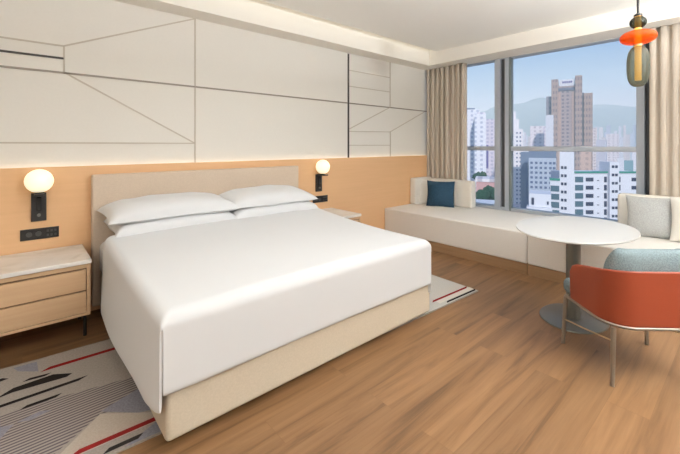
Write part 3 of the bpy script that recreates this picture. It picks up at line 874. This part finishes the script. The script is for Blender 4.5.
# mid-distance blocks seen just under and over the transom
small(580, 591, 146, 240, M['tan'], 'tan high-rise rising behind the green-edged block', None)
small(590, 597, 128, 420, M['pinkw'], 'pale slim high-rise right beside the brown tower', None)
small(596, 606, 140, 300, M['far'][1], 'grey high-rise behind the green-edged block', None)
small(617.5, 624, 158, 190, M['whitelow'], 'small white block behind the green-edged roof', None)
small(623, 633, 160.5, 210, M['tealroof'], 'teal block behind the green-edged roof', None)
small(632, 641, 150, 260, M['whitet2'], 'pale high-rise behind the green-edged roof at the window edge', None)
small(606, 619, 134, 520, M['pinkw'], 'broad pale slab seen over the transom', None)
rnd = random.Random(5)
for k in range(16):
    u = 592 + 50 * ((k * .618) % 1); D = rnd.uniform(650, 1150); w = rnd.uniform(2.2, 4.6); vt = rnd.uniform(123, 138)
    small(u - w / 2, u + w / 2, vt, D, M['far'][k % 4], 'pale high-rise in the hazy distance right of the brown tower', 'hazy high-rises right of the brown tower')
for k in range(8):
    u = 524 + 24 * ((k * .618) % 1); D = rnd.uniform(700, 1100); w = rnd.uniform(2.2, 4.2); vt = rnd.uniform(128, 140)
    small(u - w / 2, u + w / 2, vt, D, M['far'][k % 4], 'pale high-rise in the hazy distance left of the brown tower', 'hazy high-rises left of the brown tower')
for k in range(6):
    u = 466 + 30 * ((k * .618) % 1); D = rnd.uniform(600, 900); w = rnd.uniform(3, 5); vt = rnd.uniform(126, 140)
    small(u - w / 2, u + w / 2, vt, D, M['far'][k % 4], 'pale high-rise in the hazy distance beside the curtain', 'hazy high-rises beside the curtain')

def mountains():
    bm = bmesh.new(); D0 = 2300; rows = []
    key = [(300, 118), (440, 114), (468, 112), (480, 112), (496, 107), (513, 105.5), (525, 103), (535, 99.5), (545, 102), (560, 108), (580, 108), (592, 104.5), (600, 106), (612, 110), (622, 109.5), (632, 107), (642, 106), (670, 110), (760, 104), (900, 112)]
    def crest(u):
        for (a, va), (b, vb) in zip(key, key[1:]):
            if a <= u <= b:
                t = (u - a) / (b - a); t = t * t * (3 - 2 * t); return va + (vb - va) * t
        return 110
    nu, nd = 300, 14
    for j in range(nd + 1):
        d = j / nd; D = D0 + (d - .5) * 1400; row = []
        hh = math.sin(math.pi * d) ** .8
        for i in range(nu + 1):
            u = 300 + 600 * i / nu
            top = zt(crest(u), D0) - GZ
            u2 = 340 + (u - 340) * D0 / D
            x, y = at(u2, D)
            n = noise.noise(Vector((i * .11, j * .4, 0))) * 18 + noise.noise(Vector((i * .35, j * .8, 3))) * 8
            row.append(bm.verts.new((x, y, GZ + max(-5, top * hh + (n if 0 < j < nd else 0) * hh * (.5 if j == nd // 2 else 1)))))
        rows.append(row)
    for p, q in zip(rows, rows[1:]):
        for i in range(nu): bm.faces.new((p[i], p[i + 1], q[i + 1], q[i]))
    return struct(link('mountain_ridge', bm, M['forest']), 'wooded mountain ridge beyond the city')
mountains()

# haze over the city
hz = bpy.data.materials.new('haze'); hz.use_nodes = True
nt = hz.node_tree; nt.nodes.remove(nt.nodes['Principled BSDF'])
vs = nt.nodes.new('ShaderNodeVolumeScatter'); vs.inputs['Color'].default_value = (.78, .97, 1, 1); vs.inputs['Density'].default_value = .0007; vs.inputs['Anisotropy'].default_value = -.45
nt.links.new(vs.outputs[0], nt.nodes['Material Output'].inputs['Volume'])
o = box('haze', (-2500, 100, GZ + .5), (4500, 3900, 240), hz, smooth=False, rot=(0, 0, -YAW)); o['kind'] = 'stuff'
o['label'] = 'pale bluish haze over the distant city and mountains'; o['category'] = 'haze'

# ------------------------------------------------------------------ light
w = bpy.data.worlds.new('sky'); S.world = w; w.use_nodes = True
nt = w.node_tree; N = nt.nodes; L = nt.links; bg = N['Background']
tc = N.new('ShaderNodeTexCoord'); sp = N.new('ShaderNodeSeparateXYZ'); L.new(tc.outputs['Generated'], sp.inputs[0])
cr = N.new('ShaderNodeValToRGB'); e = cr.color_ramp.elements
e[0].position = 0; e[0].color = (.80, .90, .97, 1); e[1].position = .5; e[1].color = (.10, .26, .66, 1)
for p, c in ((.06, (.78, .90, .98)), (.14, (.50, .70, .92)), (.24, (.24, .47, .85))):
    k = e.new(p); k.color = (*c, 1)
L.new(sp.outputs[2], cr.inputs['Fac']); L.new(cr.outputs[0], bg.inputs['Color'])
bg.inputs['Strength'].default_value = 1.0

def lamp(name, kind, loc, energy, col, rot=(0, 0, 0), **k):
    l = bpy.data.lights.new(name, kind); l.energy = energy; l.color = col
    for a, v in k.items(): setattr(l, a, v)
    o = bpy.data.objects.new(name, l); C.objects.link(o); o.location = loc; o.rotation_euler = rot
    return o
d = Vector((.66, .52, -.56)); q = d.to_track_quat('-Z', 'Y').to_euler()
lamp('sun', 'SUN', (0, 0, 30), 3.8, (1, .94, .89), q, angle=R(2))
# added fill lighting: an invented ceiling panel over the bed, out of the frame
WARM = (.96, .99, 1.02)
def ceil_fill_panel(x, y, sx, sy, e_):
    t = tag(empty('ceiling_fill', (x, y, 2.92)), 'added unseen ceiling fill panel above the room', 'added fill light')
    lamp('panel_fill', 'AREA', (x, y, 2.90), e_, WARM, shape='RECTANGLE', size=sx, size_y=sy)
    f = bmesh.new()
    for a, b in (((-sx / 2 - .03, -sy / 2 - .03, -.03), (-sx / 2, sy / 2 + .03, 0)), ((sx / 2, -sy / 2 - .03, -.03), (sx / 2 + .03, sy / 2 + .03, 0)), ((-sx / 2, -sy / 2 - .03, -.03), (sx / 2, -sy / 2, 0)), ((-sx / 2, sy / 2, -.03), (sx / 2, sy / 2 + .03, 0))): addbox(f, a, b)
    link('frame', f, M['ceiling'], t, smooth=False)
ceil_fill_panel(1.4, 1.25, 2.4, 2.1, 22)
def fill(x, y, e_, label):  # invented floor lamps out of view, added to brighten ceiling and room
    up = tag(empty('floor_fill', (x, y, 0)), label, 'added fill lamp', 'added floor fill lamps')
    bm = bmesh.new(); lathe(bm, [(0, 0), (.16, 0), (.16, .02), (.015, .03), (.015, 1.78), (0, 1.78)], 32); link('pole', bm, M['black'], up)
    bm = bmesh.new(); lathe(bm, [(0, 1.77), (.04, 1.77), (.20, 1.90), (.19, 1.90), (.03, 1.785), (0, 1.785)], 32); link('bowl', bm, M['black'], up)
    lamp('uplight_fill', 'AREA', (x, y, 1.885), e_, WARM, (R(180), 0, 0), shape='DISK', size=.34)
fill(-2.05, -.3, 120, 'added unseen floor uplighter against the wall past the wide nightstand')
fill(2.75, -1.7, 760, 'added unseen floor uplighter on the far side of the room from the bed foot')
# cove strip above the ceiling edge, washing the soffit face
lamp('cove_strip', 'AREA', (1.4, 3.385, 3.07), 5, (1, .92, .76), (R(80), 0, 0), shape='RECTANGLE', size=7.4, size_y=.03)
# strip in the ledge on top of the wood panelling
lamp('ledge_strip', 'AREA', (1.5, 3.783, 1.215), 2.2, (1, .88, .68), (R(180), 0, 0), shape='RECTANGLE', size=7.6, size_y=.02)

# ------------------------------------------------------------------ camera
cam = bpy.data.cameras.new('camera'); co = bpy.data.objects.new('camera', cam); C.objects.link(co)
co.location = (0, 0, EYE); co.rotation_euler = (R(90), 0, -YAW)
cam.sensor_fit = 'HORIZONTAL'; cam.sensor_width = 36; cam.lens = 36 * 365 / 680
cam.shift_y = (145 - 227) / 680; cam.clip_end = 10000; cam.clip_start = .02
S.camera = co
vs_ = S.view_settings; vs_.view_transform = 'Standard'; vs_.look = 'None'; vs_.exposure = -.15; vs_.gamma = 1; vs_.use_curve_mapping = False
cy = S.cycles; cy.use_denoising = True; cy.max_bounces = 10; cy.diffuse_bounces = 5; cy.transparent_max_bounces = 16; cy.sample_clamp_indirect = 6
cy.volume_bounces = 2
